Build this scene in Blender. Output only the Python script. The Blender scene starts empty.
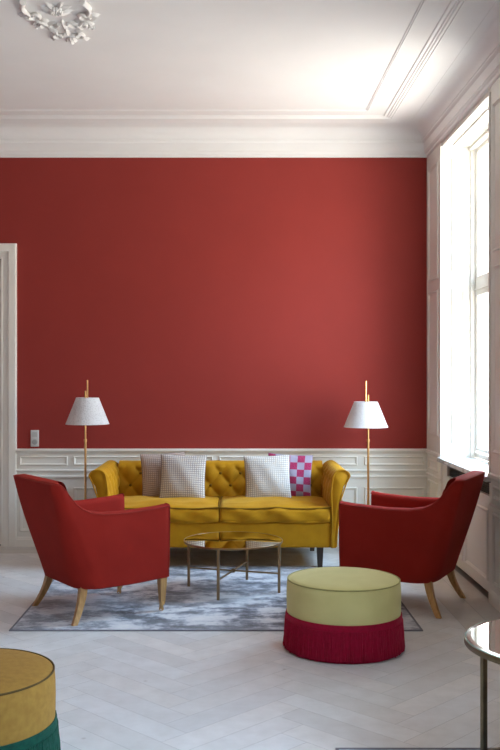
import bpy, bmesh, math, random
from math import sin, cos, pi, sqrt, exp
from mathutils import Vector, Matrix
random.seed(7)
scene = bpy.context.scene
COL = scene.collection

# ------------------------------------------------------------------ helpers
class MB:
    def __init__(s):
        s.v = []; s.f = []; s.uv = {}; s.tint = {}; s.M = None
    def vert(s, p):
        p = Vector(p)
        if s.M is not None: p = s.M @ p
        s.v.append(p); return len(s.v) - 1
    def face(s, ids, uv=None, tint=None):
        s.f.append(tuple(ids))
        if uv: s.uv[len(s.f) - 1] = uv
        if tint is not None: s.tint[len(s.f) - 1] = tint
    def box(s, x0, x1, y0, y1, z0, z1):
        c = [s.vert((x, y, z)) for x in (x0, x1) for y in (y0, y1) for z in (z0, z1)]
        for q in ((0,1,3,2),(4,6,7,5),(0,4,5,1),(2,3,7,6),(0,2,6,4),(1,5,7,3)):
            s.face([c[i] for i in q])
    def grid(s, P, cu=False, cv=False, capu=False, uvs=None):
        n = len(P); m = len(P[0])
        I = [[s.vert(p) for p in row] for row in P]
        for i in range(n if cu else n - 1):
            for j in range(m if cv else m - 1):
                a, b = i, (i + 1) % n; c, d = j, (j + 1) % m
                uv = None
                if uvs: uv = [uvs[a][c], uvs[b][c], uvs[b][d], uvs[a][d]]
                s.face((I[a][c], I[b][c], I[b][d], I[a][d]), uv)
        if capu:
            for r, rev in ((I[0], False), (I[-1], True)):
                s.face(r if not rev else r[::-1])
        return I
    def lathe(s, prof, n=64, cx=0, cy=0, close=False):
        P = []
        for k in range(n):
            a = 2 * pi * k / n
            P.append([(cx + r * cos(a), cy + r * sin(a), z) for r, z in prof])
        s.grid(P, cu=True, cv=close)
    def disc(s, r, z, n=64, cx=0, cy=0, flip=False):
        ids = [s.vert((cx + r * cos(2*pi*k/n), cy + r * sin(2*pi*k/n), z)) for k in range(n)]
        s.face(ids[::-1] if flip else ids)
    def tube(s, pts, r, n=8, closed=False, rs=None, cap=True):
        pts = [Vector(p) for p in pts]; N = len(pts); rings = []
        up = None
        for i, p in enumerate(pts):
            if closed: t = pts[(i + 1) % N] - pts[i - 1]
            else: t = pts[min(i + 1, N - 1)] - pts[max(i - 1, 0)]
            if t.length < 1e-9: t = Vector((0, 0, 1))
            t.normalize()
            if up is None:
                a = Vector((0, 0, 1)) if abs(t.z) < .9 else Vector((1, 0, 0))
                up = (a - t * a.dot(t)).normalized()
            else:
                up = up - t * up.dot(t)
                if up.length < 1e-6: up = t.orthogonal()
                up.normalize()
            w = t.cross(up); rr = rs[i] if rs else r
            rings.append([p + (up * cos(2*pi*k/n) + w * sin(2*pi*k/n)) * rr for k in range(n)])
        s.grid(rings, cu=closed, cv=True, capu=(cap and not closed))
    def loft(s, secs):
        s.grid(secs, cv=True, capu=True)
    def frame(s, u0, u1, v0, v1, prof, mp, close=False):
        """sweep profile [(inset, height)] round a rectangle; mp maps (u, v, h) to a point"""
        P = []
        for (su, sv) in ((0, 0), (1, 0), (1, 1), (0, 1)):
            row = []
            for ins, h in prof:
                u = u0 + ins if su == 0 else u1 - ins
                v = v0 + ins if sv == 0 else v1 - ins
                row.append(mp(u, v, h))
            P.append(row)
        s.grid(P, cu=True, cv=close)
    def build(s, name, mat, parent=None, smooth=True, angle=38, loc=None):
        me = bpy.data.meshes.new(name)
        me.from_pydata([tuple(p) for p in s.v], [], s.f)
        if s.uv:
            ul = me.uv_layers.new(name='UVMap')
            for pi_, p in enumerate(me.polygons):
                uv = s.uv.get(pi_)
                if uv:
                    for k, li in enumerate(p.loop_indices): ul.data[li].uv = uv[k]
        if s.tint:
            ca = me.color_attributes.new('tint', 'FLOAT_COLOR', 'CORNER')
            for pi_, p in enumerate(me.polygons):
                t = s.tint.get(pi_, (.5, .5, .5))
                for li in p.loop_indices: ca.data[li].color = (t[0], t[1], t[2], 1)
        bm = bmesh.new(); bm.from_mesh(me)
        bmesh.ops.recalc_face_normals(bm, faces=bm.faces)
        bm.to_mesh(me); bm.free()
        if smooth:
            me.shade_smooth()
            me.set_sharp_from_angle(angle=math.radians(angle))
        me.materials.append(mat)
        o = bpy.data.objects.new(name, me); COL.objects.link(o)
        if parent: o.parent = parent
        if loc: o.location = loc
        return o

def tag(o, label=None, cat=None, group=None, kind=None):
    if label: o['label'] = label
    if cat: o['category'] = cat
    if group: o['group'] = group
    if kind: o['kind'] = kind
    return o
def empty(name, loc, rz=0, label=None, cat=None, group=None, kind=None):
    o = bpy.data.objects.new(name, None); COL.objects.link(o)
    o.location = loc; o.rotation_euler = (0, 0, rz); o.empty_display_size = .1
    return tag(o, label, cat, group, kind)
def copy_tree(o, parent=None):
    c = o.copy(); COL.objects.link(c)
    if parent: c.parent = parent
    for ch in [q for q in bpy.data.objects if q.parent == o]: copy_tree(ch, c)
    return c
def ss(a, b, x):
    t = max(0., min(1., (x - a) / (b - a))); return t * t * (3 - 2 * t)
def lerp(a, b, t): return a + (b - a) * t
def interp(tab, x):
    if x <= tab[0][0]: return tab[0][1]
    for (a, b), (c, d) in zip(tab, tab[1:]):
        if x <= c: return lerp(b, d, (x - a) / (c - a))
    return tab[-1][1]
def rbox(mb, hx, hy, hz, r, shape=None, c=(0, 0, 0), n=8, k=4, uv=False):
    """rounded box made of six grids; shape(x,y,z) displaces"""
    def coords(h):
        a = [-h + r * (1 - cos(pi/2*i/k)) for i in range(k + 1)]
        mid = [lerp(-h + r, h - r, i / n) for i in range(1, n)]
        return a + mid + [-q for q in a[::-1]]
    X, Y, Z = coords(hx), coords(hy), coords(hz)
    def place(x, y, z):
        cx = max(-hx + r, min(hx - r, x)); cy = max(-hy + r, min(hy - r, y)); cz = max(-hz + r, min(hz - r, z))
        d = Vector((x - cx, y - cy, z - cz))
        if d.length > 1e-9: d = d.normalized() * r
        p = Vector((cx, cy, cz)) + d
        if shape: p = Vector(shape(p.x, p.y, p.z))
        return p + Vector(c)
    for sg in (-1, 1):
        mb.grid([[place(x, y, sg * hz) for y in Y] for x in X])
        mb.grid([[place(x, sg * hy, z) for z in Z] for x in X])
        mb.grid([[place(sg * hx, y, z) for z in Z] for y in Y])
def weld(o, d=1e-5, angle=50):
    me = o.data; bm = bmesh.new(); bm.from_mesh(me)
    bmesh.ops.remove_doubles(bm, verts=bm.verts, dist=d)
    bmesh.ops.recalc_face_normals(bm, faces=bm.faces)
    bm.to_mesh(me); bm.free(); me.shade_smooth(); me.set_sharp_from_angle(angle=math.radians(angle))
    return o

# ------------------------------------------------------------------ materials
class NT:
    def __init__(s, name):
        s.m = bpy.data.materials.new(name); s.m.use_nodes = True
        s.t = s.m.node_tree; s.b = s.t.nodes['Principled BSDF']; s.out = s.t.nodes['Material Output']
    def n(s, typ, **kw):
        q = s.t.nodes.new(typ)
        for k, v in kw.items():
            if k.startswith('i_'):
                key = k[2:]
                q.inputs[int(key) if key.isdigit() else key.replace('_', ' ')].default_value = v
            else: setattr(q, k, v)
        return q
    def l(s, a, b): s.t.links.new(a, b)
    def coord(s, scale=(1, 1, 1), kind='Object', rot=(0, 0, 0)):
        tc = s.n('ShaderNodeTexCoord'); mp = s.n('ShaderNodeMapping')
        mp.inputs['Scale'].default_value = scale; mp.inputs['Rotation'].default_value = rot
        s.l(tc.outputs[kind], mp.inputs['Vector']); return mp.outputs[0]
    def noise(s, scale, detail=4, vec=None, rough=.5):
        q = s.n('ShaderNodeTexNoise'); q.inputs['Scale'].default_value = scale
        q.inputs['Detail'].default_value = detail; q.inputs['Roughness'].default_value = rough
        if vec is not None: s.l(vec, q.inputs['Vector'])
        return q.outputs['Fac']
    def ramp(s, fac, stops):
        q = s.n('ShaderNodeValToRGB'); e = q.color_ramp.elements
        while len(e) < len(stops): e.new(.5)
        for i, (p, c) in enumerate(stops):
            e[i].position = p; e[i].color = (*c, 1)
        s.l(fac, q.inputs[0]); return q.outputs[0]
    def mix(s, fac, a, b, bt='MIX'):
        q = s.n('ShaderNodeMix', data_type='RGBA', blend_type=bt)
        for i, val in ((0, fac), (6, a), (7, b)):
            if isinstance(val, (int, float)): q.inputs[i].default_value = val
            elif isinstance(val, tuple): q.inputs[i].default_value = (*val, 1)
            else: s.l(val, q.inputs[i])
        return q.outputs[2]
    def bump(s, h, strength=.3, dist=.01):
        q = s.n('ShaderNodeBump'); q.inputs['Strength'].default_value = strength
        q.inputs['Distance'].default_value = dist
        s.l(h, q.inputs['Height']); s.l(q.outputs[0], s.b.inputs['Normal'])
    def set(s, **kw):
        for k, v in kw.items():
            k = k.replace('_', ' ')
            if isinstance(v, tuple): s.b.inputs[k].default_value = (*v, 1)
            elif isinstance(v, (int, float)): s.b.inputs[k].default_value = v
            else: s.l(v, s.b.inputs[k])

def fabric(name, col, col2=None, scale=9, sheen=.5, rough=.85, weave=900, bump=.12, tint=None):
    m = NT(name); v = m.coord()
    c2 = col2 or tuple(q * .78 for q in col)
    f = m.noise(scale, 5, v)
    c = m.ramp(f, [(.3, c2), (.7, col)])
    m.set(Base_Color=c, Roughness=rough, Sheen_Weight=sheen, Sheen_Roughness=.45, Specular_IOR_Level=.15)
    m.set(Sheen_Tint=tint or tuple(min(1, q * 1.6 + .08) for q in col))
    w = m.noise(weave, 2, v); w2 = m.noise(28, 3, v)
    a = m.n('ShaderNodeMath', operation='ADD'); m.l(w, a.inputs[0]); m.l(w2, a.inputs[1])
    m.bump(a.outputs[0], bump, .006)
    return m.m
def paint(name, col, rough=.45, var=.04, bump=.05, sc=3):
    m = NT(name); v = m.coord(); f = m.noise(sc, 4, v)
    m.set(Base_Color=m.ramp(f, [(.3, tuple(q * (1 - var) for q in col)), (.7, tuple(min(1, q * (1 + var)) for q in col))]), Roughness=rough)
    m.bump(m.noise(60, 3, v), bump, .004)
    return m.m
def metal(name, col, rough=.3, var=.15):
    m = NT(name); v = m.coord(); f = m.noise(25, 4, v)
    m.set(Base_Color=m.ramp(f, [(.3, tuple(q * (1 - var) for q in col)), (.7, col)]), Metallic=1.0, Roughness=rough)
    return m.m
def wood(name, c1, c2, rough=.4, stretch=(30, 30, 3)):
    m = NT(name); v = m.coord(stretch); f = m.noise(2.2, 6, v)
    m.set(Base_Color=m.ramp(f, [(.3, c1), (.7, c2)]), Roughness=rough); m.bump(f, .1, .002)
    return m.m

M_red = paint('red_wall_paint', (.275, .034, .027), .7, .03, .06)
M_red.node_tree.nodes['Principled BSDF'].inputs['Specular IOR Level'].default_value = .2
M_white = paint('cream_white_paint', (.80, .775, .71), .4, .02, .03)
M_ceil = paint('ceiling_paint', (.84, .83, .81), .7, .015, .03)
M_plaster = paint('plaster_relief', (.84, .82, .79), .65, .02, .05, 20)
M_brass = metal('brushed_brass', (.74, .47, .20), .28)
M_brown = metal('aged_brass', (.34, .23, .12), .35)
M_bronze = metal('antique_bronze', (.20, .15, .085), .34, .35)
M_black = paint('black_paint', (.012, .012, .013), .5)
M_oak = wood('honey_oak', (.36, .19, .06), (.58, .34, .13), .38)
M_dwood = wood('dark_oak', (.05, .03, .018), (.09, .055, .03), .4)
M_redv = fabric('red_velvet', (.31, .018, .0115), (.27, .015, .0095), 7, .15, .8, tint=(.5, .08, .05))
M_pipe = fabric('red_piping', (.32, .03, .022), None, 20, .3, .8, tint=(.5, .1, .06))
M_must = fabric('mustard_velvet', (.52, .25, .007), (.40, .18, .004), 8, .45, .72, tint=(.9, .6, .15))
M_mustd = fabric('mustard_button_velvet', (.22, .11, .006), None, 20, .2, .8)
M_green = fabric('lime_green_fabric', (.66, .60, .27), (.60, .54, .235), 6, .3, .85, tint=(.7, .72, .5))
M_greenp = fabric('olive_piping', (.40, .37, .14), None, 20, .2, .8)
M_crim = fabric('crimson_fringe', (.36, .004, .035), (.26, .003, .024), 60, .35, .7)
M_ochre = fabric('ochre_fabric', (.31, .17, .036), (.25, .13, .027), 40, .3, .85)
M_ochrep = fabric('brown_piping', (.10, .06, .02), None, 20, .2, .8)
M_teal = fabric('teal_fringe', (.003, .06, .038), (.002, .035, .022), 60, .35, .7)

def mk_floor():
    m = NT('pale_oiled_parquet'); at = m.n('ShaderNodeAttribute', attribute_name='tint')
    v = m.coord((1, 1, 1)); big = m.noise(1.1, 3, v); g = m.noise(9, 6, v, .6)
    base = m.mix(.999, (.76, .76, .76), at.outputs['Color'], 'MULTIPLY')
    base = m.mix(m.ramp(g, [(.35, (0, 0, 0)), (.75, (.4, .4, .4))]), base, (.52, .50, .47))
    kn = m.n('ShaderNodeTexVoronoi'); kn.inputs['Scale'].default_value = 3.2; m.l(v, kn.inputs['Vector'])
    base = m.mix(m.ramp(kn.outputs['Distance'], [(.0, (.75, .75, .75)), (.045, (0, 0, 0))]), base, (.30, .26, .22))
    m.set(Base_Color=base, Specular_IOR_Level=.6,
          Roughness=m.ramp(g, [(.3, (.30, .30, .30)), (.7, (.42, .42, .42))]))
    m.bump(g, .06, .003)
    return m.m
M_floor = mk_floor()
def mk_rug(name, stops, sc=3.6):
    m = NT(name); v = m.coord((1, 1.5, 1)); a = m.noise(sc, 9, v, .72); b = m.noise(1.3, 3, v)
    c = m.ramp(a, stops)
    c = m.mix(m.ramp(b, [(.35, (0, 0, 0)), (.65, (.45, .45, .45))]), c, (.52, .54, .58))
    m.set(Base_Color=c, Roughness=.9, Sheen_Weight=.3, Specular_IOR_Level=.1)
    m.bump(m.noise(320, 2, v), .5, .004)
    return m.m
M_rug = mk_rug('abstract_rug', [(.40, (.03, .032, .045)), (.455, (.13, .14, .18)), (.50, (.33, .35, .42)), (.54, (.62, .63, .67)), (.66, (.80, .79, .79))])
M_rugedge = fabric('rug_edge_binding', (.22, .22, .25), None, 30, .2, .9)
M_rug2 = mk_rug('blue_rug', [(.35, (.05, .08, .12)), (.5, (.18, .26, .36)), (.65, (.42, .5, .6))], 6)

def mk_shade(name, pleat):
    m = NT(name); v = m.coord()
    if pleat:
        w = m.n('ShaderNodeTexNoise'); w.inputs['Scale'].default_value = 120; m.l(m.coord((1, 1, .15)), w.inputs['Vector']); h = w.outputs['Fac']
    else:
        w = m.n('ShaderNodeTexVoronoi'); w.inputs['Scale'].default_value = 75; m.l(v, w.inputs['Vector']); h = w.outputs['Distance']
    m.set(Base_Color=m.ramp(h, [(.1, (.62, .60, .60)), (.5, (.86, .85, .86))]), Roughness=.8)
    m.bump(h, .5, .004)
    tr = m.n('ShaderNodeBsdfTranslucent'); tr.inputs[0].default_value = (.85, .82, .8, 1)
    mx = m.n('ShaderNodeMixShader'); mx.inputs[0].default_value = .3
    m.l(m.b.outputs[0], mx.inputs[1]); m.l(tr.outputs[0], mx.inputs[2]); m.l(mx.outputs[0], m.out.inputs[0])
    return m.m
M_shadeL = mk_shade('woven_paper_shade', False)
M_shadeR = mk_shade('pleated_paper_shade', True)

def mk_glass():
    m = NT('window_glass'); tr = m.n('ShaderNodeBsdfTransparent'); gl = m.n('ShaderNodeBsdfGlossy'); gl.inputs['Roughness'].default_value = .02
    lw = m.n('ShaderNodeLayerWeight'); lw.inputs[0].default_value = .5
    pw = m.n('ShaderNodeMath', operation='POWER'); pw.inputs[1].default_value = 2.5; m.l(lw.outputs['Facing'], pw.inputs[0])
    fr = m.n('ShaderNodeMath', operation='MULTIPLY_ADD'); fr.inputs[1].default_value = .88; fr.inputs[2].default_value = .08; m.l(pw.outputs[0], fr.inputs[0])
    mx = m.n('ShaderNodeMixShader'); m.l(fr.outputs[0], mx.inputs[0]); m.l(tr.outputs[0], mx.inputs[1]); m.l(gl.outputs[0], mx.inputs[2])
    m.l(mx.outputs[0], m.out.inputs[0]); return m.m
M_glass = mk_glass()
def mk_mirror(name, col, rough=.015):
    m = NT(name); v = m.coord(); f = m.noise(3, 3, v)
    m.set(Base_Color=m.ramp(f, [(.3, tuple(q * .95 for q in col)), (.7, col)]), Metallic=1.0, Roughness=rough); return m.m
M_mirror = mk_mirror('bronze_tinted_mirror', (.62, .58, .50))
M_mirror2 = mk_mirror('clear_mirror', (.80, .82, .80))
M_bevel = mk_mirror('bevelled_glass_rim', (.86, .90, .88), .12)
M_gedge = paint('green_glass_edge', (.10, .32, .27), .1)
M_marble = NT('pale_marble')
_v = M_marble.coord((1, 1, 1)); _f = M_marble.noise(7, 8, _v, .65)
M_marble.set(Base_Color=M_marble.ramp(_f, [(.35, (.45, .45, .45)), (.5, (.78, .78, .77)), (.7, (.82, .82, .82))]), Roughness=.15)
M_marble = M_marble.m

def mk_gridfab(name, ground, line, n=17):
    m = NT(name); tc = m.n('ShaderNodeTexCoord'); sx = m.n('ShaderNodeSeparateXYZ'); m.l(tc.outputs['UV'], sx.inputs[0])
    outs = []
    for ax in (0, 1):
        a = m.n('ShaderNodeMath', operation='MULTIPLY'); a.inputs[1].default_value = n; m.l(sx.outputs[ax], a.inputs[0])
        b = m.n('ShaderNodeMath', operation='FRACT'); m.l(a.outputs[0], b.inputs[0])
        c = m.n('ShaderNodeMath', operation='LESS_THAN'); c.inputs[1].default_value = .3; m.l(b.outputs[0], c.inputs[0]); outs.append(c.outputs[0])
    mx = m.n('ShaderNodeMath', operation='MAXIMUM'); m.l(outs[0], mx.inputs[0]); m.l(outs[1], mx.inputs[1])
    nz = m.noise(14, 4, tc.outputs['UV'])
    lc = m.ramp(nz, [(.4, line), (.5, tuple(q * .8 for q in line)), (.62, tuple(q * t for q, t in zip(line, (1.15, 1, .8))))])
    c = m.mix(mx.outputs[0], ground, lc)
    m.set(Base_Color=c, Roughness=.9, Sheen_Weight=.2, Specular_IOR_Level=.1)
    m.bump(mx.outputs[0], .25, .002)
    return m.m
M_pilA = mk_gridfab('fine_checked_weave', (.66, .61, .56), (.33, .30, .30), 21)
M_pilB = mk_gridfab('mauve_checked_weave', (.54, .43, .38), (.30, .23, .21), 22)
M_pilC = mk_gridfab('white_checked_weave', (.70, .67, .62), (.42, .39, .38), 22)
def mk_check():
    m = NT('pink_checker_fabric'); tc = m.n('ShaderNodeTexCoord'); ck = m.n('ShaderNodeTexChecker')
    ck.inputs['Scale'].default_value = 6; ck.inputs['Color1'].default_value = (.34, .006, .07, 1); ck.inputs['Color2'].default_value = (.33, .30, .39, 1)
    m.l(tc.outputs['UV'], ck.inputs['Vector'])
    nz = m.noise(60, 3, tc.outputs['UV'])
    m.set(Base_Color=m.mix(m.ramp(nz, [(.4, (0, 0, 0)), (.7, (.3, .3, .3))]), ck.outputs[0], (.35, .25, .32)), Roughness=.9, Sheen_Weight=.2, Specular_IOR_Level=.1)
    return m.m
M_check = mk_check()

# ------------------------------------------------------------------ room
XL, XR, YF, YB, ZC = -4.4, 1.72, -2.0, 8.33, 3.65
WT = .30
RAIL = .855
struct = dict(kind='structure')

# floor: herringbone boards with straight border boards
def clip(poly, ax, val, keep_less):
    out = []
    for i in range(len(poly)):
        a, b = poly[i], poly[(i + 1) % len(poly)]
        ia = (a[ax] <= val) == keep_less or a[ax] == val; ib = (b[ax] <= val) == keep_less or b[ax] == val
        if ia: out.append(a)
        if ia != ib:
            t = (val - a[ax]) / (b[ax] - a[ax]); out.append((lerp(a[0], b[0], t), lerp(a[1], b[1], t)))
    return out
fl = MB()
BW = .34
def tintc():
    g = random.uniform(.92, 1.05); w = random.uniform(-.012, .02); return (g + w, g, g - w)
W, L, gp = .14, .70, .0007
c45 = cos(pi / 4)
def plank(u0, u1, v0, v1):
    P = [(u0 + gp, v0 + gp), (u1 - gp, v0 + gp), (u1 - gp, v1 - gp), (u0 + gp, v1 - gp)]
    P = [((u - v) * c45 + .8, (u + v) * c45 + 2.0) for u, v in P]
    if max(p[0] for p in P) < XL or min(p[0] for p in P) > XR - BW or max(p[1] for p in P) < YF or min(p[1] for p in P) > YB - BW: return
    for ax, val, k in ((0, XL, False), (0, XR - BW - gp, True), (1, YF, False), (1, YB - BW - gp, True)):
        P = clip(P, ax, val, k)
        if len(P) < 3: return
    fl.face([fl.vert((x, y, 0)) for x, y in P], tint=tintc())
n = int(round(L / W))
for k in range(-90, 90):
    for j in range(-30, 30):
        # herringbone: horizontal board start and its vertical partner
        x = k * W + j * L; y = k * W - j * L
        plank(x, x + L, y, y + W)
        plank(x + L, x + L + W, y + W - L, y + W)
y = YF
while y < YB:
    e = min(YB, y + random.uniform(1.2, 2.2))
    for i in range(2):
        a = XR - BW + i * BW / 2
        yy0, yy1 = y + (.6 if i else 0), e + (.6 if i else 0)
        yy1 = min(yy1, YB)
        if yy1 > yy0: fl.face([fl.vert(p) for p in ((a + gp*2, yy0, 0), (a + BW/2 - gp*2, yy0, 0), (a + BW/2 - gp*2, yy1 - gp, 0), (a + gp*2, yy1 - gp, 0))], tint=tuple(q * t for q, t in zip(tintc(), (.80, .76, .71))))
    y = e
x = XL
while x < XR - BW:
    e = min(XR - BW, x + random.uniform(1.2, 2.2))
    for i in range(2):
        a = YB - BW + i * BW / 2
        fl.face([fl.vert(p) for p in ((x + gp, a + gp*2, 0), (e - gp, a + gp*2, 0), (e - gp, a + BW/2 - gp*2, 0), (x + gp, a + BW/2 - gp*2, 0))], tint=tuple(q * t for q, t in zip(tintc(), (.80, .76, .71))))
    x = e
base_i = len(fl.f)
fl.box(XL - .2, XR + WT, YF - .2, YB + .2, -.1, -.0015)
for i in range(base_i, base_i + 6): fl.tint[i] = (.3, .28, .26)
o = fl.build('floor', M_floor, smooth=False); tag(o, 'pale bluish white herringbone parquet floor with straight border boards', 'floor', **struct)
for p in o.data.polygons:
    pass

# ceiling
mb = MB(); mb.box(XL - .2, XR + WT + .1, YF - .2, YB + .2, ZC, ZC + .12)
tag(mb.build('ceiling', M_ceil, smooth=False), 'smooth white plaster ceiling', 'ceiling', **struct)

# door opening in back wall
DX0, DX1, DH = -2.98, -2.02, 2.515
mb = MB()
mb.box(DX1, XR + WT, YB, YB + .2, 0, ZC); mb.box(XL - .2, DX0, YB, YB + .2, 0, ZC); mb.box(DX0, DX1, YB, YB + .2, DH, ZC)
mb.box(DX0 - .1, DX1 + .1, YB + .2, YB + .25, -.1, ZC)  # unseen slab behind the door, added to block light leaking under it
tag(mb.build('wall_back', M_red, smooth=False), 'brick red painted wall behind the mustard sofa', 'wall', **struct)
mb = MB(); mb.box(XL - .2, XL, YF, YB, 0, ZC)
tag(mb.build('wall_left', M_red, smooth=False), 'red painted side wall', 'wall', **struct)
mb = MB(); mb.box(XL - .2, XR + WT, YF - .2, YF, 0, ZC)
tag(mb.build('wall_front', M_white, smooth=False), 'cream painted wall behind the viewpoint', 'wall', **struct)

WINS = [(6.27, 7.76), (1.9, 3.39)]
ZS, ZH = .80, 3.37
mb = MB()
edges = [YF] + [e for w in sorted(WINS) for e in w] + [YB]
for a, b in zip(edges[0::2], edges[1::2]): mb.box(XR, XR + WT, a, b, 0, ZC)
for a, b in WINS:
    mb.box(XR, XR + WT, a, b, ZH, ZC)
    mb.box(XR + WT - .08, XR + WT, a, b, 0, ZS - .04)
tag(mb.build('wall_right', M_white, smooth=False), 'cream panelled window wall', 'wall', **struct)

# moulding profile helpers
MOULD = [(0, 0), (0, .006), (.006, .012), (.012, .012), (.016, .007), (.022, .005), (.026, 0)]
def mp_back(u, v, h): return (u, YB - .018 - h, v)
def mp_right(u, v, h): return (XR - .012 - h, u, v)
def mp_left(u, v, h): return (XL + .012 + h, u, v)
def mp_front(u, v, h): return (u, YF + .012 + h, v)

# wainscot on the back wall
def px(x): return (x - 232) * YB / 950
def wainscot(name, u0, u1, panels, mp, label):
    mb = MB()
    def slab(a, b, z0, z1, h0, h1):
        P = [[mp(u, z, h) for h, z in ((h0, z0), (h1, z0), (h1, z1), (h0, z1))] for u in (a, b)]
        mb.grid(P, cv=True, capu=True)
    slab(u0, u1, 0, RAIL - .01, -.018, 0)
    # dado cap rail
    prof = [(-.018, RAIL - .045), (.006, RAIL - .045), (.010, RAIL - .035), (.022, RAIL - .022), (.028, RAIL - .018), (.028, RAIL - .004), (.020, RAIL), (-.018, RAIL)]
    mb.grid([[mp(u, z, h) for h, z in prof] for u in (u0, u1)], cv=True, capu=True)
    # middle moulding band
    for zc_ in (.665, .612):
        prof = [(0, zc_ - .012), (.010, zc_ - .012), (.014, zc_ - .004), (.012, zc_ + .006), (.004, zc_ + .012), (0, zc_ + .012)]
        mb.grid([[mp(u, z, h) for h, z in prof] for u in (u0, u1)], cv=True, capu=True)
    for a, b in panels:
        mb.frame(a, b, .71, .79, [(q * .7, h) for q, h in MOULD], mp)
        mb.frame(a, b, .13, .52, MOULD, mp)
    # skirting
    prof = [(0, 0), (.016, 0), (.016, .06), (.010, .068), (.008, .078), (0, .085)]
    mb.grid([[mp(u, z, h) for h, z in prof] for u in (u0, u1)], cv=True, capu=True)
    return tag(mb.build(name, M_white, angle=25), label, 'wainscot', **struct)
wainscot('trim_1', px(17), XR, [(px(20), px(68)), (px(74), px(213)), (px(219), px(357)), (px(364), px(424))], mp_back, 'cream wainscot with rectangular moulded panels below the red wall')
wainscot('trim_2', XL, DX0 - .13, [(XL + .05, DX0 - .18)], mp_back, 'cream wainscot left of the door')
wainscot('trim_3', YF, YB, [(YF + .1 + i * 1.2, YF + 1.15 + i * 1.2) for i in range(8)], mp_left, 'cream wainscot on the side wall')
wainscot('trim_4', XL, XR, [(XL + .1 + i * 1.25, XL + 1.25 + i * 1.25) for i in range(4)], mp_front, 'cream wainscot on the wall behind the viewpoint')

# right wall piers: panelled
mb = MB()
piers = [(a, b) for a, b in zip(edges[0::2], edges[1::2])]
for a, b in piers:
    mb.box(XR - .012, XR + .01, a, b, 0, 3.41)
    i0, i1 = a + .07, b - .07
    if b - a < .6: i0, i1 = a + .10, b - .10
    for z0, z1 in ((.99, 2.21), (2.30, 3.27), (.13, .60), (.69, .78)):
        mb.frame(i0, i1, z0, z1, MOULD, mp_right)
    for prof in ([(0, RAIL - .045), (.010, RAIL - .035), (.022, RAIL - .022), (.022, RAIL - .004), (0, RAIL)],
                 [(0, .63), (.010, .635), (.012, .645), (0, .655)],
                 [(0, 0), (.016, 0), (.016, .06), (.008, .078), (0, .085)]):
        mb.grid([[mp_right(u, z, h) for h, z in prof] for u in (a, b)], cv=True, capu=True)
tag(mb.build('trim_5', M_white, angle=25), 'cream moulded panelling on the piers between the windows', 'panelling', **struct)

# cornice and cove
prof = [(0, 3.405), (.020, 3.405), (.026, 3.412), (.026, 3.428), (.036, 3.436), (.040, 3.446), (.046, 3.448), (.046, 3.522),
        (.056, 3.530), (.062, 3.540), (.062, 3.548), (.070, 3.552)]
for i in range(1, 9):
    a = pi / 2 * i / 8
    prof.append((.070 + .13 * (1 - cos(a)), 3.552 + .096 * sin(a)))
prof += [(.21, 3.66), (-.05, 3.66), (-.05, 3.405)]
mb = MB(); mb.frame(XL, XR, YF, YB, prof, lambda u, v, h: (u, v, h), close=True)
tag(mb.build('trim_6', M_ceil, angle=25), 'white plaster cornice with cove around the ceiling', 'cornice', **struct)
# ceiling frame mouldings
mb = MB()
def cf(inset, prof):
    mb.frame(XL + inset + .0, XR - inset, YF + inset, YB - inset, prof, lambda u, v, h: (u, v, ZC - h))
cf(.38, [(0, 0), (0, .006), (.006, .009), (.012, .003), (.022, .008), (.030, .010), (.038, .004), (.050, .010), (.058, .004), (.070, .007), (.080, .006), (.085, 0)])
cf(.61, [(0, 0), (.003, .007), (.008, .008), (.012, .002), (.016, .006), (.022, .005), (.024, 0)])
tag(mb.build('trim_7', M_ceil, angle=25), 'thin double plaster frame moulding on the ceiling', 'ceiling moulding', **struct)

# door with casing
mb = MB()
cs = [(-.135, .0), (-.135, .030), (-.125, .036), (-.070, .036), (-.062, .026), (-.058, .020), (-.012, .018), (-.006, .022), (.0, .022), (.0, -.12)]
P = []
for (uu, vv, su, sv) in ((DX0, 0, -1, 0), (DX0, DH, -1, 1), (DX1, DH, 1, 1), (DX1, 0, 1, 0)):
    P.append([(uu + su * -ins, YB - h, vv + sv * -ins) for ins, h in cs])
mb.grid(P)
mb.box(DX1, DX1 + .11, YB - .02, YB, 0, .10)
tag(mb.build('trim_8', M_white, angle=25), 'cream door casing at the left end of the red wall', 'door casing', **struct)
mb = MB(); mb.box(DX0, DX1, YB + .07, YB + .115, .004, DH)
mpd = lambda u, v, h: (u, YB + .07 - h, v)
for z0, z1 in ((.14, .78), (.95, 2.36)):
    for a, b in ((DX0 + .11, (DX0 + DX1) / 2 - .05), ((DX0 + DX1) / 2 + .05, DX1 - .11)): mb.frame(a, b, z0, z1, MOULD, mpd)
door = tag(mb.build('door_1', M_white, angle=25), 'cream panelled door at left edge', 'door', **struct)
mb = MB(); mb.lathe([(.0, -.05), (.026, -.045), (.03, -.03), (.02, -.016), (.010, -.012), (.010, .0), (.026, .002), (.026, .006)], 20)
mb.v = [Vector((DX0 + .07 + p.x, YB + .064 + p.z, 1.02 + p.y)) for p in mb.v]
mb.build('door_handle', M_brass, door)

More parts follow.
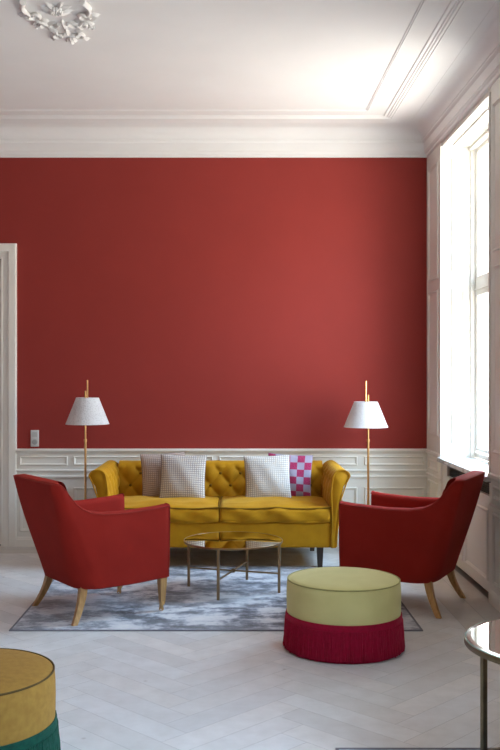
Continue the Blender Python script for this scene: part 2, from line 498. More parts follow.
# windows
XG = XR + .26
def make_window(idx, y0, y1):
    mb = MB(); f = .04
    # outer frame
    mb.frame(y0, y1, ZS + .03, ZH, [(0, 0), (f, 0), (f, .06), (0, .06)], lambda u, v, h: (XG + h, u, v), close=True)
    mb.box(XG + .0, XG + .07, y0, y1, 2.17, 2.27)                    # transom
    mb.box(XG - .015, XG, y0, y1, 2.185, 2.20)
    mb.box(XG + .0, XG + .06, (y0 + y1) / 2 - .045, (y0 + y1) / 2 + .045, ZS + .03, ZH)   # mullion
    w = tag(mb.build('window_%d' % idx, M_white, angle=25), 'tall cream framed casement window with transom, number %d from the sofa' % idx, 'window', **struct)
    yc = (y0 + y1) / 2
    for a, b in ((y0 + f, yc - .045), (yc + .045, y1 - f)):
        for z0, z1 in ((ZS + .085, 2.17), (2.27, ZH - f)):
            s = MB(); s.frame(a, b, z0, z1, [(0, 0), (.026, 0), (.03, .008), (.03, .03), (0, .03)], lambda u, v, h: (XG + .004 + h, u, v), close=True)
            so = s.build('window_sash', M_white, w, angle=25)
            g = MB(); g.box(XG + .016, XG + .020, a + .028, b - .028, z0 + .028, z1 - .028); g.build('window_pane', M_glass, so, smooth=False)
    # reveals (panelled shutter boxes), head
    r = MB()
    for yy, sg in ((y1, -1), (y0, 1)):
        r.box(XR - .012, XG, min(yy, yy + sg * .012), max(yy, yy + sg * .012), ZS, ZH)
        m2 = lambda u, v, h: (u, yy + sg * (.012 + h), v)
        for z0, z1 in ((.94, 2.21), (2.34, 3.27)): r.frame(XR + .07, XG - .08, z0, z1, MOULD, m2)
        r.box(XG - .035, XG, min(yy, yy + sg * .03), max(yy, yy + sg * .03), ZS, ZH)
        # casing bead at the room-side edge
        r.box(XR - .022, XR + .02, min(yy, yy + sg * .022), max(yy, yy + sg * .022), ZS, ZH)
    r.build('shutter_panelling', M_white, w, angle=25)
    h = MB(); h.box(XR - .012, XG, y0, y1, ZH - .012, ZH)
    h.frame(XR + .06, XG - .06, y0 + .1, y1 - .1, MOULD, lambda u, v, q: (u, v, ZH - .012 - q))
    h.box(XG - .05, XG, y0, y1, ZH - .04, ZH)
    h.build('window_head', M_white, w, angle=25)
    s = MB(); rbox(s, (XG - XR + .05) / 2, (y1 - y0) / 2 - .001, .018, .006, c=((XR - .05 + XG) / 2, yc, ZS + .012), n=2, k=2)
    weld(s.build('window_sill', M_marble, w))
    # radiator cover below the sill
    c = MB(); c.box(XR - .0, XR + .025, y0 + .0, y0 + .08, .045, ZS - .02); c.box(XR, XR + .025, y1 - .16, y1, .045, ZS - .02)
    c.box(XR, XR + .025, y0 + .08, y1 - .16, .045, .69)
    c.frame(y0 + .10, (y0 + y1) / 2 - .04, .12, .60, MOULD, lambda u, v, q: (XR - q, u, v)); c.frame((y0 + y1) / 2 + .04, y1 - .10, .12, .60, MOULD, lambda u, v, q: (XR - q, u, v))
    c.build('radiator_cover', M_white, w, angle=25)
    g = MB(); g.box(XR + .03, XR + .034, y0 + .05, y1 - .10, .66, .775)  # black sheet and slats added as the shade inside the slot under the sill
    for k in range(5): g.box(XR + .012, XR + .03, y0 + .08, y1 - .16, .70 + k * .016, .704 + k * .016)
    g.build('slot_shade_backing', M_black, w, smooth=False)
    d = MB()
    for k in range(14):
        ya = y0 + .1 + k * (y1 - y0 - .3) / 14; d.box(XR + .07, XR + .20, ya, ya + .055, .10, .735)
    d.build('radiator', M_black, w)
    return w
for i, (a, b) in enumerate(WINS): make_window(i + 1, a, b)

# plaster ceiling rose
mb = MB()
RX, RY = -1.03, 4.77
def rose(u, v, ang):  # v radial, u lateral
    return (RX + .85 * u * cos(ang) + v * sin(ang), RY - .85 * u * sin(ang) + v * cos(ang))
def stube(pts, ang, r0, r1, z=.012):
    N = len(pts); P = [(*rose(u, v, ang), ZC - z) for u, v in pts]
    mb.tube(P, r0, 6, rs=[lerp(r0, r1, i / (N - 1)) for i in range(N)])
def leaf(u, v, a, L_, w_, ang):
    rows = []
    for i in range(9):
        t = i / 8; ww = w_ * sin(pi * min(.98, t * .9 + .06)) ** .7
        cu = u + sin(a) * L_ * t; cv = v + cos(a) * L_ * t; ww *= .75
        row = []
        for j in range(-2, 3):
            q = j / 2; e = ww * (1 + .25 * cos(i * pi))
            uu = cu + cos(a) * q * e; vv = cv - sin(a) * q * e
            row.append((*rose(uu, vv, ang), ZC - .022 * (1 - abs(q)) * sin(pi * min(1, t + .15)) - .001))
        rows.append(row)
    mb.grid(rows)
def spiral(u, v, r, a0, turns, sg):
    pts = []
    for i in range(22):
        t = i / 21; a = a0 + sg * turns * 2 * pi * t; rr = r * (1 - .8 * t)
        pts.append((u + rr * cos(a), v + rr * sin(a)))
    return pts
for k in range(4):
    A = k * pi / 2
    for a in (-1.9, -1.3, -.8, -.35, 0, .35, .8, 1.3, 1.9, 2.6, -2.6): leaf(0, .80, a, .135, .024, A)
    mb.M = None
    for q in range(10):
        a = 2 * pi * q / 10; x0, y0 = rose(.035 * cos(a), .80 + .035 * sin(a), A)
        mb.tube([(x0, y0, ZC - .01), (x0, y0, ZC - .035)], .013, 8, rs=[.014, .006])
    for sg in (-1, 1):
        stube([(sg * (.20 + .03 * sin(t * pi)), .68 + .2 * t) for t in [i / 10 for i in range(11)]], A, .02, .012)
        stube(spiral(sg * .17, .89, .045, 0 if sg > 0 else pi, 1.3, sg), A, .016, .008)
        stube([(sg * (.03 + .19 * t), 1.02 + .05 * sin(t * pi * 2.0)) for t in [i / 10 for i in range(11)]], A, .013, .007)
        stube(spiral(sg * .14, 1.03, .038, pi if sg > 0 else 0, 1.4, -sg), A, .013, .006)
        stube(spiral(sg * .075, 1.22, .045, -pi / 2, 1.3, sg), A, .013, .006)
        stube(spiral(sg * .19, 1.075, .022, 0, 1.2, sg), A, .010, .005)
        for (uu, vv, aa, l_) in ((.05, 1.0, 1.2, .10), (.10, 1.06, .6, .08), (.03, 1.2, .9, .1), (.02, 1.28, .3, .08), (.20, .95, 1.9, .09), (.09, .98, 2.0, .08), (.06, 1.14, 1.6, .09), (.24, .86, .9, .07), (.18, 1.0, .8, .07), (.10, 1.26, .9, .07)):
            leaf(sg * uu, vv, sg * aa, l_, .016, A)
    leaf(0, .97, 0, .20, .03, A); leaf(0, 1.12, 0, .14, .026, A); leaf(.0, 1.27, .0, .16, .014, A)
for k in range(4):
    A = k * pi / 2 + pi / 4
    for a in (-1.2, -.6, 0, .6, 1.2): leaf(0, .60, a, .13, .022, A)
    for sg in (-1, 1): stube(spiral(sg * .10, .66, .06, 0, 1.4, sg), A, .014, .007)
ringp = [(r, ZC - h) for r, h in ((.46, 0), (.465, .018), (.48, .026), (.495, .018), (.50, 0))]
mb.lathe(ringp, 72, RX, RY); mb.lathe([(.001, ZC - .05), (.05, ZC - .045), (.09, ZC - .02), (.12, ZC - .03), (.15, ZC - .01), (.16, ZC)], 48, RX, RY)
for q in range(16): leaf(0, .17, 0, .24, .035, 2 * pi * q / 16)
tag(mb.build('ceiling_rose', M_plaster, angle=60), 'ornate white plaster ceiling rose with scrolls and acanthus leaves', 'ceiling ornament')

# wall socket
so = empty('wall_socket', ((35 - 232) * YB / 950, YB, .945), label='white double wall plate with switch and socket on red wall above the wainscot', cat='wall socket')
mb = MB(); rbox(mb, .036, .006, .072, .004, c=(0, -.006, 0), n=2, k=2); weld(mb.build('face_plate', paint('socket_plastic', (.62, .62, .60), .35), so))
mb = MB(); mb.box(-.022, .022, -.0145, -.011, .014, .056); mb.build('switch', paint('switch_plastic', (.5, .5, .48), .3), so, smooth=False)
mb = MB(); mb.lathe([(.0, .004), (.017, .004), (.019, .0), (.023, -.002), (.024, .003)], 28); mb.v = [Vector((p.x, -.0135 - p.z * .5, p.y - .032)) for p in mb.v]
mb.build('socket_insert', paint('socket_grey', (.35, .35, .34), .4), so)

# ------------------------------------------------------------------ rugs
RT = .006
def make_rug(name, x0, x1, y0, y1, mat, label):
    mb = MB(); mb.box(x0, x1, y0, y1, 0, RT)
    r = tag(mb.build(name, mat, smooth=False), label, 'rug')
    mb = MB(); mb.frame(x0 - .006, x1 + .006, y0 - .006, y1 + .006, [(0, 0), (0, RT + .001), (.012, RT + .0015), (.013, .0)], lambda u, v, h: (u, v, h))
    mb.build('binding', M_rugedge, r)
    return r
make_rug('area_rug', -1.30, 1.113, 5.565, 7.42, M_rug, 'blue-grey and ivory mottled rug under the round coffee table')
make_rug('area_rug', .42, 1.62, 2.3, 3.800, M_rug2, 'blue rug under the mirror-topped side table in the foreground')

# ------------------------------------------------------------------ sofa
sofa = empty('sofa', (-.096, 7.75, 0), label='mustard yellow velvet chesterfield sofa with buttoned back and two seat cushions', cat='sofa')
SU, SV = .084, .10
def tuft(u, v, A=.030):
    p = u / SU + v / SV; q = u / SU - v / SV
    return A * (abs(sin(pi * p / 2)) ** .55) * (abs(sin(pi * q / 2)) ** .55)
# back
mb = MB(); rows = []
xs = [-.86 + 1.72 * i / 160 for i in range(161)]
for x in xs:
    row = []
    for i in range(30):                                  # front face upwards
        t = i / 29; z = .40 + .33 * t; y = .20 + .05 * t
        d = tuft(x, z - .675) * ss(.40, .50, z) 
        row.append((x, y - d, z))
    for i in range(1, 8):                                 # rolled top
        a = pi * i / 8
        fold = .006 * abs(sin(pi * x / SU / 2 + pi / 2)) * cos(a) if a < pi/2 else 0
        row.append((x, .345 - .095 * cos(a), .73 + .042 * sin(a) + fold))
    row += [(x, .44, .70), (x, .43, .17), (x, .22, .17)]
    rows.append(row)
mb.grid(rows, cv=True, capu=True)
mb.build('backrest', M_must, sofa, angle=80)
btn = None
def button(loc, rot):
    global btn
    if btn is None:
        b = MB(); b.lathe([(.0005, .008), (.007, .007), (.011, .003), (.012, -.002)], 14)
        o = b.build('button', M_mustd, sofa); btn = o
    else:
        o = btn.copy(); COL.objects.link(o); o.parent = sofa
    o.location = loc; o.rotation_euler = rot
for j, z in ((0, .675), (-1, .575)):
    for i in range(-9, 10):
        if (i + j) % 2 == 0:
            button((i * SU, .20 + .05 * (z - .4) / .33 - .004, z), (pi / 2, 0, 0))
# arms
def arm(sg):
    mb = MB(); rows = []; N = 70
    for k in range(N + 1):
        t = k / N; y = -.45 + .87 * t
        row = []
        for i in range(26):
            q = i / 25; z = .40 + .31 * q; o_ = .868 - .012 * q + .02 * ss(.6, 1, q)
            d = tuft(y + .42, z - .625, .024) * ss(.42, .5, z) * ss(-.45, -.40, y)
            row.append((o_ - d, z))
        n2 = 10
        for i in range(1, n2):
            a = pi * i / n2 * 1.1
            pl = 0.0035 * (1 + cos(y * 75)) * sin(min(a, pi))
            row.append((.940 - .064 * cos(a), .715 + (.058 - pl) * sin(a)))
        row += [(.978, .675), (.955, .64), (.935, .55), (.905, .30), (.898, .17), (.86, .17)]
        sh = .006 if k in (0, N) else 0
        rows.append([(sg * (x_ + (sh if i < 26 else -sh)), y, z_ - (sh if 26 <= i < 26 + n2 else 0)) for i, (x_, z_) in enumerate(row)])
    mb.grid(rows, cv=True, capu=True)
    a_ = mb.build('armrest', M_must, sofa, angle=70)
    # piping round the front panel
    P = [(sg * x_, -.452, z_) for x_, z_ in [(.868, .17), (.868, .40), (.860, .60), (.872, .70)]]
    P += [(sg * (.940 - .064 * cos(a)), -.452, .715 + .055 * sin(a)) for a in [pi * i / 10 * 1.05 for i in range(1, 10)]]
    P += [(sg * .978, -.452, .675), (sg * .935, -.452, .55), (sg * .905, -.452, .30), (sg * .898, -.452, .18)]
    pp = MB(); pp.tube(P, .0055, 6); pp.build('piping', M_must, a_)
for sg in (-1, 1): arm(sg)
for sg in (-1, 1):
    for i in range(0, 9):
        for j, z in ((0, .625), (-1, .525)):
            if (i + j) % 2 == 0 and i > 0:
                y = -.42 + i * SU
                button((sg * .860, y, z), (0, -sg * pi / 2, 0))
# front rail
mb = MB(); rbox(mb, .866, .055, .098, .012, c=(0, -.385, .268), n=6, k=3)
weld(mb.build('front_rail', M_must, sofa))
mb = MB(); mb.box(-.86, .86, -.36, .23, .175, .36); mb.build('seat_base', M_must, sofa, smooth=False)
# seat cushions
def seat_cushion(cx):
    hx, hy, hz = .4315, .325, .060
    def sh(x, y, z):
        c = (1 - (x / hx) ** 4) * (1 - (y / hy) ** 4)
        if z > 0: z += .030 * max(0, c) + .005 * sin(x * 19 + cx) * sin(y * 13) + .006 * sin(11 * (x + y * .8) + 5 * cx) * max(0, c)
        e = max(abs(x) / hx, abs(y) / hy)
        if z < 0 or True:
            y -= .010 * (1 - (z / hz) ** 2) * (1 - (x / hx) ** 2) if y < 0 and abs(z) < hz else 0
        if y < -.2: y += .006 * sin(x * 23 + z * 30 + cx * 7) * (1 - (z / hz) ** 2) + .004 * sin(x * 41 - z * 55)
        z -= .010 * sin(abs(x) / hx * pi) * (1 if y < -.2 else .3)
        return (x, y, z)
    mb = MB(); rbox(mb, hx, hy, hz, .03, sh, n=22, k=5)
    o = weld(mb.build('seat_cushion', M_must, sofa, loc=(cx, -.125, .424)), 1e-4, 80)
    for zz, dz in ((hz - .006, 0.0), (-hz + .010, 0)):
        P = []
        cor = [(-1, -1), (1, -1), (1, 1), (-1, 1)]
        for k in range(4):
            a, b = cor[k], cor[(k + 1) % 4]
            for i in range(20):
                t = i / 20; x = lerp(a[0], b[0], t) * (hx - .006); y = lerp(a[1], b[1], t) * (hy - .006)
                P.append((x, y, zz - .010 * sin(abs(x) / hx * pi) * (1 if y < -.2 else .3) + .002))
        pb = MB(); pb.tube(P, .0065, 6, closed=True); pb.build('piping', M_mustd if zz > 0 else M_must, o)
for cx in (-.433, .433): seat_cushion(cx)
for x, y in ((-.78, -.36), (.78, -.36), (-.78, .36), (.78, .36)):
    mb = MB(); mb.loft([[(x + sx * s, y + sy * s, z) for sx, sy in ((-1, -1), (1, -1), (1, 1), (-1, 1))] for s, z in ((.026, .175), (.018, RT if y < 0 else 0))])
    mb.build('leg', M_dwood, sofa)

# throw pillows
def pillow(loc, rz, tilt, roll, size, mat, label, thick=.075):
    mb = MB(); n = 28; h = size / 2
    for sg in (-1, 1):
        P = []; U = []
        for i in range(n + 1):
            row = []; ur = []
            for j in range(n + 1):
                u = -cos(pi * i / n) ; v = -cos(pi * j / n)
                bow = .055
                x = h * u * (1 - bow * (1 - v * v) ) ; z = h * v * (1 - bow * (1 - u * u))
                t = thick * (max(0, (1 - u ** 2)) ** .55) * (max(0, (1 - v ** 2)) ** .55)
                t += .004 * sin(u * 7 + v * 4) * (1 - u * u) * (1 - v * v)
                row.append((x, sg * t, z)); ur.append((u * .5 + .5, v * .5 + .5))
            P.append(row); U.append(ur)
        mb.grid(P, uvs=U)
    o = mb.build('throw_pillow', mat)
    weld(o, 1e-5, 85)
    e = MB(); pts = []
    for k in range(4):
        a, b = [(-1, -1), (1, -1), (1, 1), (-1, 1)][k], [(1, -1), (1, 1), (-1, 1), (-1, -1)][k]
        for i in range(16):
            t = i / 16; u = lerp(a[0], b[0], t); v = lerp(a[1], b[1], t)
            pts.append((h * u * (1 - .055 * (1 - v * v)), 0, h * v * (1 - .055 * (1 - u * u))))
    e.tube(pts, .003, 5, closed=True); e.build('seam_piping', mat, o)
    o.rotation_euler = (tilt, roll, rz); o.location = loc
    tag(o, label, 'pillow', 'pillows on the sofa')
    return o
pillow((-.40, 7.735, .665), -.05, -.20, .02, .375, M_pilA, 'white finely checked square pillow, front left one of the pair on the left', .07)
pillow((-.565, 7.862, .67), .10, -.14, -.05, .37, M_pilB, 'mauve-brown checked square pillow tucked behind the left white one', .055)
pillow((.29, 7.735, .66), .04, -.20, -.03, .375, M_pilC, 'plain white finely checked square pillow in front of the pink checkerboard one', .07)
pillow((.475, 7.862, .66), -.06, -.14, .05, .37, M_check, 'pink and lilac checkerboard pillow behind the right white one', .055)

# ------------------------------------------------------------------ armchairs
def make_armchair(label):
    ch = empty('armchair', (0, 0, 0), label=label, cat='armchair', group='red armchairs')
    # local: +x forward, y lateral, z up
    HB, HW, XF, RB = .20, .325, .318, -.285
    R = .055
    path = []
    def mkpath(R):
        path.clear()
        _mk(R); return list(path)
    def addl(a, b, n):
        for i in range(n): path.append((lerp(a[0], b[0], i / n), lerp(a[1], b[1], i / n)))
    def _mk(R):
        addl((XF, -HW), (-.09, -HW), 20); addl((-.09, -HW), (RB + R, -HW), 34)
        for i in range(8):
            a = pi / 2 * i / 8; path.append((RB + R - R * sin(a), -HW + R - R * cos(a)))
        addl((RB, -HW + R), (RB, HW - R), 14)
        for i in range(8):
            a = pi / 2 * i / 8; path.append((RB + R - R * cos(a), HW - R + R * sin(a)))
        addl((RB + R, HW), (-.09, HW), 34); addl((-.09, HW), (XF, HW), 20); path.append((XF, HW))
    pathB = mkpath(.15); path = mkpath(R)
    def topz(b):
        return interp([(-.29, .858), (-.236, .856), (-.228, .835), (-.215, .785), (-.20, .735), (-.18, .700), (-.15, .674), (-.10, .660), (.0, .656), (.10, .660), (.25, .668), (.335, .678)], b)
    def lean(b, z, y):
        k = max(0, min(1, (.0 - b) / .235)) ** 1.2
        return -.185 * k * (z - HB) / .65
    N = len(path); rows = []
    topc = []; inseam = []
    for i, (bx, by) in enumerate(path):
        p0 = path[max(0, i - 1)]; p1 = path[min(N - 1, i + 1)]
        tx, ty = p1[0] - p0[0], p1[1] - p0[1]; l = sqrt(tx * tx + ty * ty); nx, ny = -ty / l, tx / l   # inward
        # path runs forward->back on the near (-y) side; inward normal should point to centre
        if nx * (0 - bx) + ny * (0 - by) < 0: nx, ny = -nx, -ny
        zt = topz(bx)
        rear = ss(-.12, -.28, bx) if False else max(0, min(1, (-.10 - bx) / .17))
        th = lerp(.085, .105, rear)
        endk = 1.0
        row = []
        def pt(off, z):
            flare = .018 * (z - HB) / .5
            q = 1 - ss(HB, .78, z); ox, oy = (pathB[i][0] - bx) * q, (pathB[i][1] - by) * q
            x = bx + ox + nx * off + lean(bx, z, by); y = by + oy + ny * off
            if abs(by) > .2: y += (1 if by > 0 else -1) * flare * (1 - rear)
            return (x, y, z)
        rr = .018; zb = HB - .0
        # outer face
        bottom = HB + .012 * ss(.0, .33, bx)
        row.append(pt(.012, bottom))
        for k in range(11):
            z = lerp(bottom + .008, zt - rr, k / 10)
            bulge = -.006 * sin(pi * k / 10)
            row.append(pt(bulge, z))
        for k in range(1, 5):
            a = pi / 2 * k / 4; row.append(pt(rr * (1 - cos(a)), zt - rr + rr * sin(a)))
        topc.append(pt(.003, zt - .008))
        r2 = .035
        for k in range(0, 6):
            a = pi / 2 * k / 5; row.append(pt(th - r2 + r2 * sin(a), zt + .004 - r2 + r2 * cos(a)))
        inseam.append(pt(th, zt - .04))
        for k in range(1, 6):
            z = lerp(zt - r2, .30, k / 5); row.append(pt(th + .02 * sin(pi * k / 5) * rear, z))
        row.append(pt(th, bottom))
        if i in (0, N - 1):
            c = Vector((0, 0, 0))
            for q in row: c += Vector(q)
            c /= len(row)
            row = [tuple(Vector(q).lerp(Vector((q[0], c.y, q[2] if q[2] < c.z else lerp(q[2], c.z, .03))), .12)) for q in row]
        rows.append(row)
    # pad row just inside the end so that the front edge is softly rounded
    r0 = [(q[0] - .010, q[1], q[2]) for q in rows[1]]
    mb = MB(); mb.grid(rows, cv=True, capu=True)
    sh = mb.build('upholstered_shell', M_redv, ch, angle=50)
    mb = MB(); mb.tube(topc, .0045, 6); mb.build('piping', M_pipe, sh)
    P0 = []
    for e, sgn in ((0, -1), (N - 1, 1)):
        q = rows[e]; mb = MB(); mb.tube([(p[0] + .002, p[1], p[2]) for p in q[1:20]], .0045, 6); mb.build('piping', M_pipe, sh)
    # seat
    mb = MB(); rbox(mb, .285, .235, .07, .03, lambda x, y, z: (x, y, z + (.02 * (1 - (x / .285) ** 2) * (1 - (y / .235) ** 2) if z > 0 else 0)), c=(.06, 0, .405), n=10, k=4)
    weld(mb.build('seat_cushion', M_redv, ch), 1e-4, 80)
    mb = MB(); rbox(mb, .02, .245, .07, .008, c=(.305, 0, .282), n=6, k=2); weld(mb.build('front_rail', M_redv, ch))
    mb = MB(); mb.box(-.25, .30, -.25, .25, .215, .33); mb.build('seat_base', M_redv, ch, smooth=False)
    # back cushion
    mb = MB(); rbox(mb, .032, .215, .19, .025, lambda x, y, z: (x - .285 * z + .010 * (1 - (y / .2) ** 2), y, z), c=(-.298, 0, .60), n=8, k=4)
    weld(mb.build('back_cushion', M_redv, ch), 1e-4, 80)
    # legs
    for sy in (-1, 1):
        mb = MB(); secs = []
        for k in range(9):
            t = k / 8; z = lerp(.215, 0, t); cx_ = -.236 - .081 * t ** 1.6; cy_ = sy * (.246 + .052 * t ** 1.5); s = lerp(.024, .0155, t)
            secs.append([(cx_ + a * s, cy_ + b * s, z) for a, b in ((-1, -.85), (1, -.85), (1, .85), (-1, .85))])
        mb.loft(secs); lg = mb.build('leg', M_oak, ch, angle=30)
        mb = MB(); s0, s1 = .023, .014
        mb.loft([[(.295 + a * s, sy * .285 + b * s, z) for a, b in ((-1, -1), (1, -1), (1, 1), (-1, 1))] for s, z in ((s0, .225), (s0 * .95, .17), (s1, .048))])
        lg = mb.build('leg', M_oak, ch, angle=30)
        mb = MB(); mb.lathe([(.0165, .062), (.0165, .040), (.010, .036), (.008, .028)], 16, .295, sy * .285)
        mb.lathe([(.001, .036), (.008, .036)], 12, .295, sy * .285)
        pr = [(.0135, -.008), (.0145, -.004), (.0145, .004), (.0135, .008)]
        P = []
        for k in range(18):
            a = 2 * pi * k / 18; P.append([(.290 + r * cos(a), sy * .285 + w_, .0145 + r * sin(a)) for r, w_ in pr])
        mb.grid(P, cu=True, cv=True)
        mb.box(.283, .297, sy * .285 - .013, sy * .285 - .010, .010, .040); mb.box(.283, .297, sy * .285 + .010, sy * .285 + .013, .010, .040)
        mb.build('caster', M_brass, lg)
    return ch
ch1 = make_armchair('red velvet armchair on the left, standing wholly on the rug, facing right')
ch2 = copy_tree(ch1)
ch1.location = (-.848, 6.09, RT); ch1.rotation_euler.z = math.atan2(.567, .823)
ch2['label'] = 'red velvet armchair on the right beside the window, behind the green pouf'
ch2.location = (1.13, 6.25, RT); ch2.rotation_euler.z = math.atan2(.466, -.885)

# ------------------------------------------------------------------ poufs
def make_pouf(loc, label, m_body, m_pipe, m_fr, seed, rz=0):
    random.seed(seed)
    p = empty('pouf', loc, rz, label, 'pouf', 'fringed round poufs')
    mb = MB(); pr = [(.001, .404), (.08, .403), (.16, .399), (.23, .393), (.28, .386), (.302, .378), (.310, .368), (.313, .33), (.314, .28), (.313, .22), (.312, .19), (.311, .06), (.001, .06)]
    mb.lathe(pr, 96); mb.build('cushion', m_body, p, angle=60)
    mb = MB(); mb.tube([(.307 * cos(2*pi*k/96), .307 * sin(2*pi*k/96), .377) for k in range(96)], .004, 6, closed=True); mb.build('piping', m_pipe, p)
    mb = MB(); mb.lathe([(.312, .198), (.317, .199), (.319, .190), (.320, .165), (.319, .150), (.312, .150)], 96, close=True)
    mb.build('fringe_band', m_fr, p)
    fr = MB(); NF = 250
    for row_ in range(2):
        for k in range(NF):
            a = 2 * pi * (k + .5 * row_) / NF + random.uniform(-.004, .004)
            rt, rb_ = .317 + .003 * row_, .327 + random.uniform(-.006, .005) + .003 * row_
            zb = .006 + random.uniform(0, .012); da = random.uniform(-.012, .012)
            mid = random.uniform(-.003, .004); w = random.uniform(.0042, .0056)
            fr.tube([(rt * cos(a), rt * sin(a), .165), ((.322 + mid) * cos(a + da * .4), (.322 + mid) * sin(a + da * .4), .09), (rb_ * cos(a + da), rb_ * sin(a + da), zb)], w, 5, rs=[w * .8, w, w * .8])
    # inner core resting on the floor
    fr.lathe([(.305, .16), (.312, .08), (.312, .0), (.001, .0)], 64)
    fo = fr.build('fringe', m_fr, p, angle=80); fo['kind'] = 'stuff'
    return p
make_pouf((.615, 5.24, 0), 'round lime green pouf with crimson fringe standing by the rug', M_green, M_greenp, M_crim, 3)
make_pouf((-.985, 3.59, 0), 'round ochre pouf with teal fringe at the bottom left corner', M_ochre, M_ochrep, M_teal, 4, .3)

# ------------------------------------------------------------------ tables
def make_table(name, loc, rz, R, H, lr, m_metal, m_top, label, bevel, leg_w, rim=.022):
    t = empty(name, loc, rz, label, 'table')
    mb = MB(); mb.lathe([(R - .012, H - rim), (R - .001, H - rim), (R, H - rim + .002), (R, H - .002), (R - .001, H), (R - .004, H), (R - .005, H - .004), (R - .012, H - .006)], 96, close=True)
    mb.build('rim', m_metal, t)
    mb = MB(); rr = R - .005
    if bevel:
        mb.disc(rr - .022, H + .004, 96); mb.disc(rr - .002, H - .008, 96, flip=True)
        mb.lathe([(rr - .002, H - .008), (rr - .002, H - .0071)], 96)
        mb.build('mirror_top', m_top, t)
        b = MB(); b.lathe([(rr - .022, H + .004), (rr - .003, H + .0015)], 96); b.build('bevelled_edge', M_bevel, t)
        b = MB(); b.lathe([(rr - .003, H + .0015), (rr - .0005, H + .0005), (rr - .0005, H - .007)], 96); b.build('glass_edge', M_gedge, t)
    else:
        mb.disc(rr, H - .001, 96); mb.disc(rr, H - .008, 96, flip=True); mb.lathe([(rr, H - .001), (rr, H - .008)], 96)
        mb.build('mirror_top', m_top, t)
    w = leg_w / 2
    for k in range(4):
        a = k * pi / 2; c, s = cos(a), sin(a)
        mb = MB(); mb.M = Matrix.Rotation(a, 4, 'Z'); mb.box(lr - w, lr + w, -w, w, 0, H - rim + .002); mb.build('leg', m_metal, t, smooth=False)
    zs = .132
    for k in range(2):
        mb = MB(); mb.M = Matrix.Rotation(k * pi / 2, 4, 'Z'); e = .0015 * k
        mb.box(-lr, lr, -.005, .005, zs - .005 + e, zs + .005 + e); mb.build('stretcher', m_metal, t, smooth=False)
    mb = MB(); mb.lathe([(.001, zs + .014), (.012, zs + .012), (.014, zs), (.012, zs - .012), (.001, zs - .014)], 20); mb.build('hub', m_metal, t)
    return t
make_table('coffee_table', (.009, 6.62, RT), math.atan2(-.2, .627), .345, .347, .33, M_brown, M_mirror, 'low round brass coffee table with mirrored top in front of the sofa', False, .016, .013)
make_table('side_table', (1.25, 3.56, RT), math.atan2(3.43 - 3.56, .91 - 1.262) , .37, .494, .362, M_bronze, M_mirror2, 'round side table with green-edged glass top on dark bronze legs, cut off at right', True, .018)

# ------------------------------------------------------------------ floor lamps
def make_lamp(loc, label, m_shade, zt, zb, r0, r1, top, off):
    l = empty('floor_lamp', loc, 0, label, 'floor lamp', 'brass floor lamps')
    mb = MB(); mb.lathe([(.001, .022), (.02, .022), (.03, .016), (.125, .012), (.13, .008), (.13, 0), (.001, 0)], 48); mb.build('base', M_brass, l)
    mb = MB(); mb.tube([(0, 0, .015), (0, 0, .95)], .0095, 10); mb.tube([(0, 0, .95), (0, 0, zt + .06)], .008, 10); mb.tube([(0, 0, .945), (0, 0, .965)], .013, 10)
    mb.build('pole', M_brass, l)
    mb = MB(); P = [(off, 0, zb + .09), (off, 0, top - .01), (off * .9, 0, top)]
    mb.tube(P, .0075, 8); mb.tube([(0, 0, zt + .01), (off * .5, 0, zt + .018), (off, 0, zt + .01)], .006, 8)
    mb.build('upper_stem', M_brass, l)
    mb = MB(); mb.lathe([(.001, zb + .075), (.016, zb + .08), (.018, zb + .13), (.001, zb + .14)], 16, off, 0); mb.build('lamp_socket', M_brass, l)
    mb = MB(); mb.lathe([(.001, zb + .035), (.02, zb + .04), (.028, zb + .06), (.014, zb + .085)], 16, off, 0); mb.build('bulb', paint('opal_bulb', (.8, .8, .78), .2), l)
    mb = MB(); mb.lathe([(r0, zt), (r1, zb), (r1 - .002, zb), (r0 - .002, zt)], 72, off, 0, close=True); s = mb.build('lamp_shade', m_shade, l)
    for r, z in ((r0 - .001, zt), (r1 - .001, zb)):
        mb = MB(); mb.tube([(off + r * cos(2*pi*k/48), r * sin(2*pi*k/48), z) for k in range(48)], .0028, 6, closed=True)
        mb.build('shade_trim', m_shade, s)
    mb = MB()
    for k in range(3):
        a = 2 * pi * k / 3 + .3; mb.tube([(off, 0, zt - .012), (off + (r0 - .002) * cos(a), (r0 - .002) * sin(a), zt - .004)], .002, 5)
    mb.build('shade_spider', M_brass, s)
def zz(y, d): return 1.5 + (375 - y) * d / 950
make_lamp((-1.222, 7.92, 0), 'brass floor lamp with woven white shade at the left end of the sofa', M_shadeL, zz(398, 7.9), zz(424, 7.9), .095, .181, zz(380, 7.9), .017)
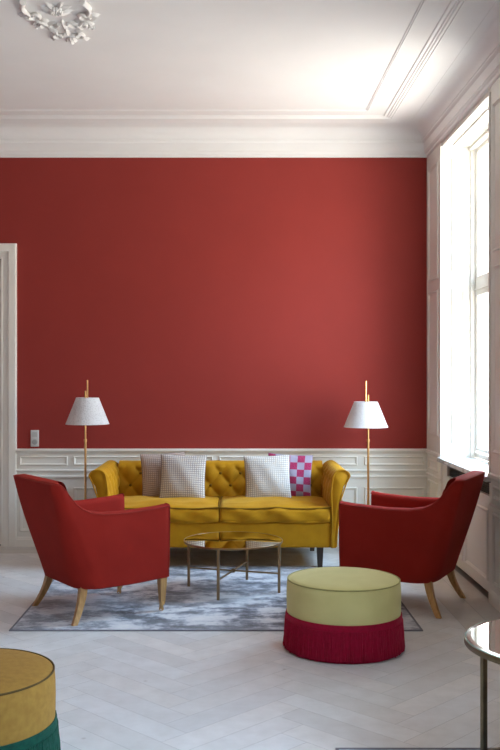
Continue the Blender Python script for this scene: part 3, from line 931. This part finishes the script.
make_lamp((1.136, 7.92, 0), 'brass floor lamp with smooth white shade at the right end of the sofa', M_shadeR, zz(402, 7.9), zz(427, 7.9), .098, .183, zz(381, 7.9), -.020)

# ------------------------------------------------------------------ daylight
w = bpy.data.worlds.new('daylight'); scene.world = w; w.use_nodes = True
nt = w.node_tree; bg = nt.nodes['Background']
tc = nt.nodes.new('ShaderNodeTexCoord'); sp = nt.nodes.new('ShaderNodeSeparateXYZ'); nt.links.new(tc.outputs['Generated'], sp.inputs[0])
mr = nt.nodes.new('ShaderNodeMapRange'); mr.inputs[1].default_value = -1; mr.inputs[2].default_value = 1; nt.links.new(sp.outputs[2], mr.inputs[0])
cr = nt.nodes.new('ShaderNodeValToRGB'); nt.links.new(mr.outputs[0], cr.inputs[0])
el = cr.color_ramp.elements; el[0].position = .0; el[0].color = (.54, .52, .48, 1); el[1].position = 1; el[1].color = (.44, .70, 1.0, 1)
for p, c in ((.42, (.58, .56, .52)), (.47, (.43, .42, .39)), (.62, (.44, .44, .42)), (.68, (.56, .78, 1.0))):
    e = el.new(p); e.color = (*c, 1)
nt.links.new(cr.outputs[0], bg.inputs[0]); bg.inputs[1].default_value = 15.0
for i, (a, b) in enumerate(WINS):
    ld = bpy.data.lights.new('window_daylight', 'AREA'); ld.shape = 'RECTANGLE'; ld.size = ZH - ZS; ld.size_y = b - a
    ld.cycles.is_portal = True
    lo = bpy.data.objects.new('window_daylight', ld); COL.objects.link(lo)
    lo.location = (XR + WT + .03, (a + b) / 2, (ZS + ZH) / 2); lo.rotation_euler = (0, pi / 2, 0)

# ------------------------------------------------------------------ camera
cam = bpy.data.cameras.new('camera'); co = bpy.data.objects.new('camera', cam); COL.objects.link(co)
co.location = (0, 0, 1.5); co.rotation_euler = (pi / 2, 0, 0)
cam.sensor_fit = 'VERTICAL'; cam.sensor_height = 36; cam.sensor_width = 24; cam.lens = 950 / 750 * 36
cam.shift_x = 18 / 750; cam.clip_start = .05
scene.camera = co
scene.view_settings.view_transform = 'Standard'; scene.view_settings.look = 'None'
scene.view_settings.exposure = 1.0; scene.view_settings.gamma = 1
scene.view_settings.use_curve_mapping = False
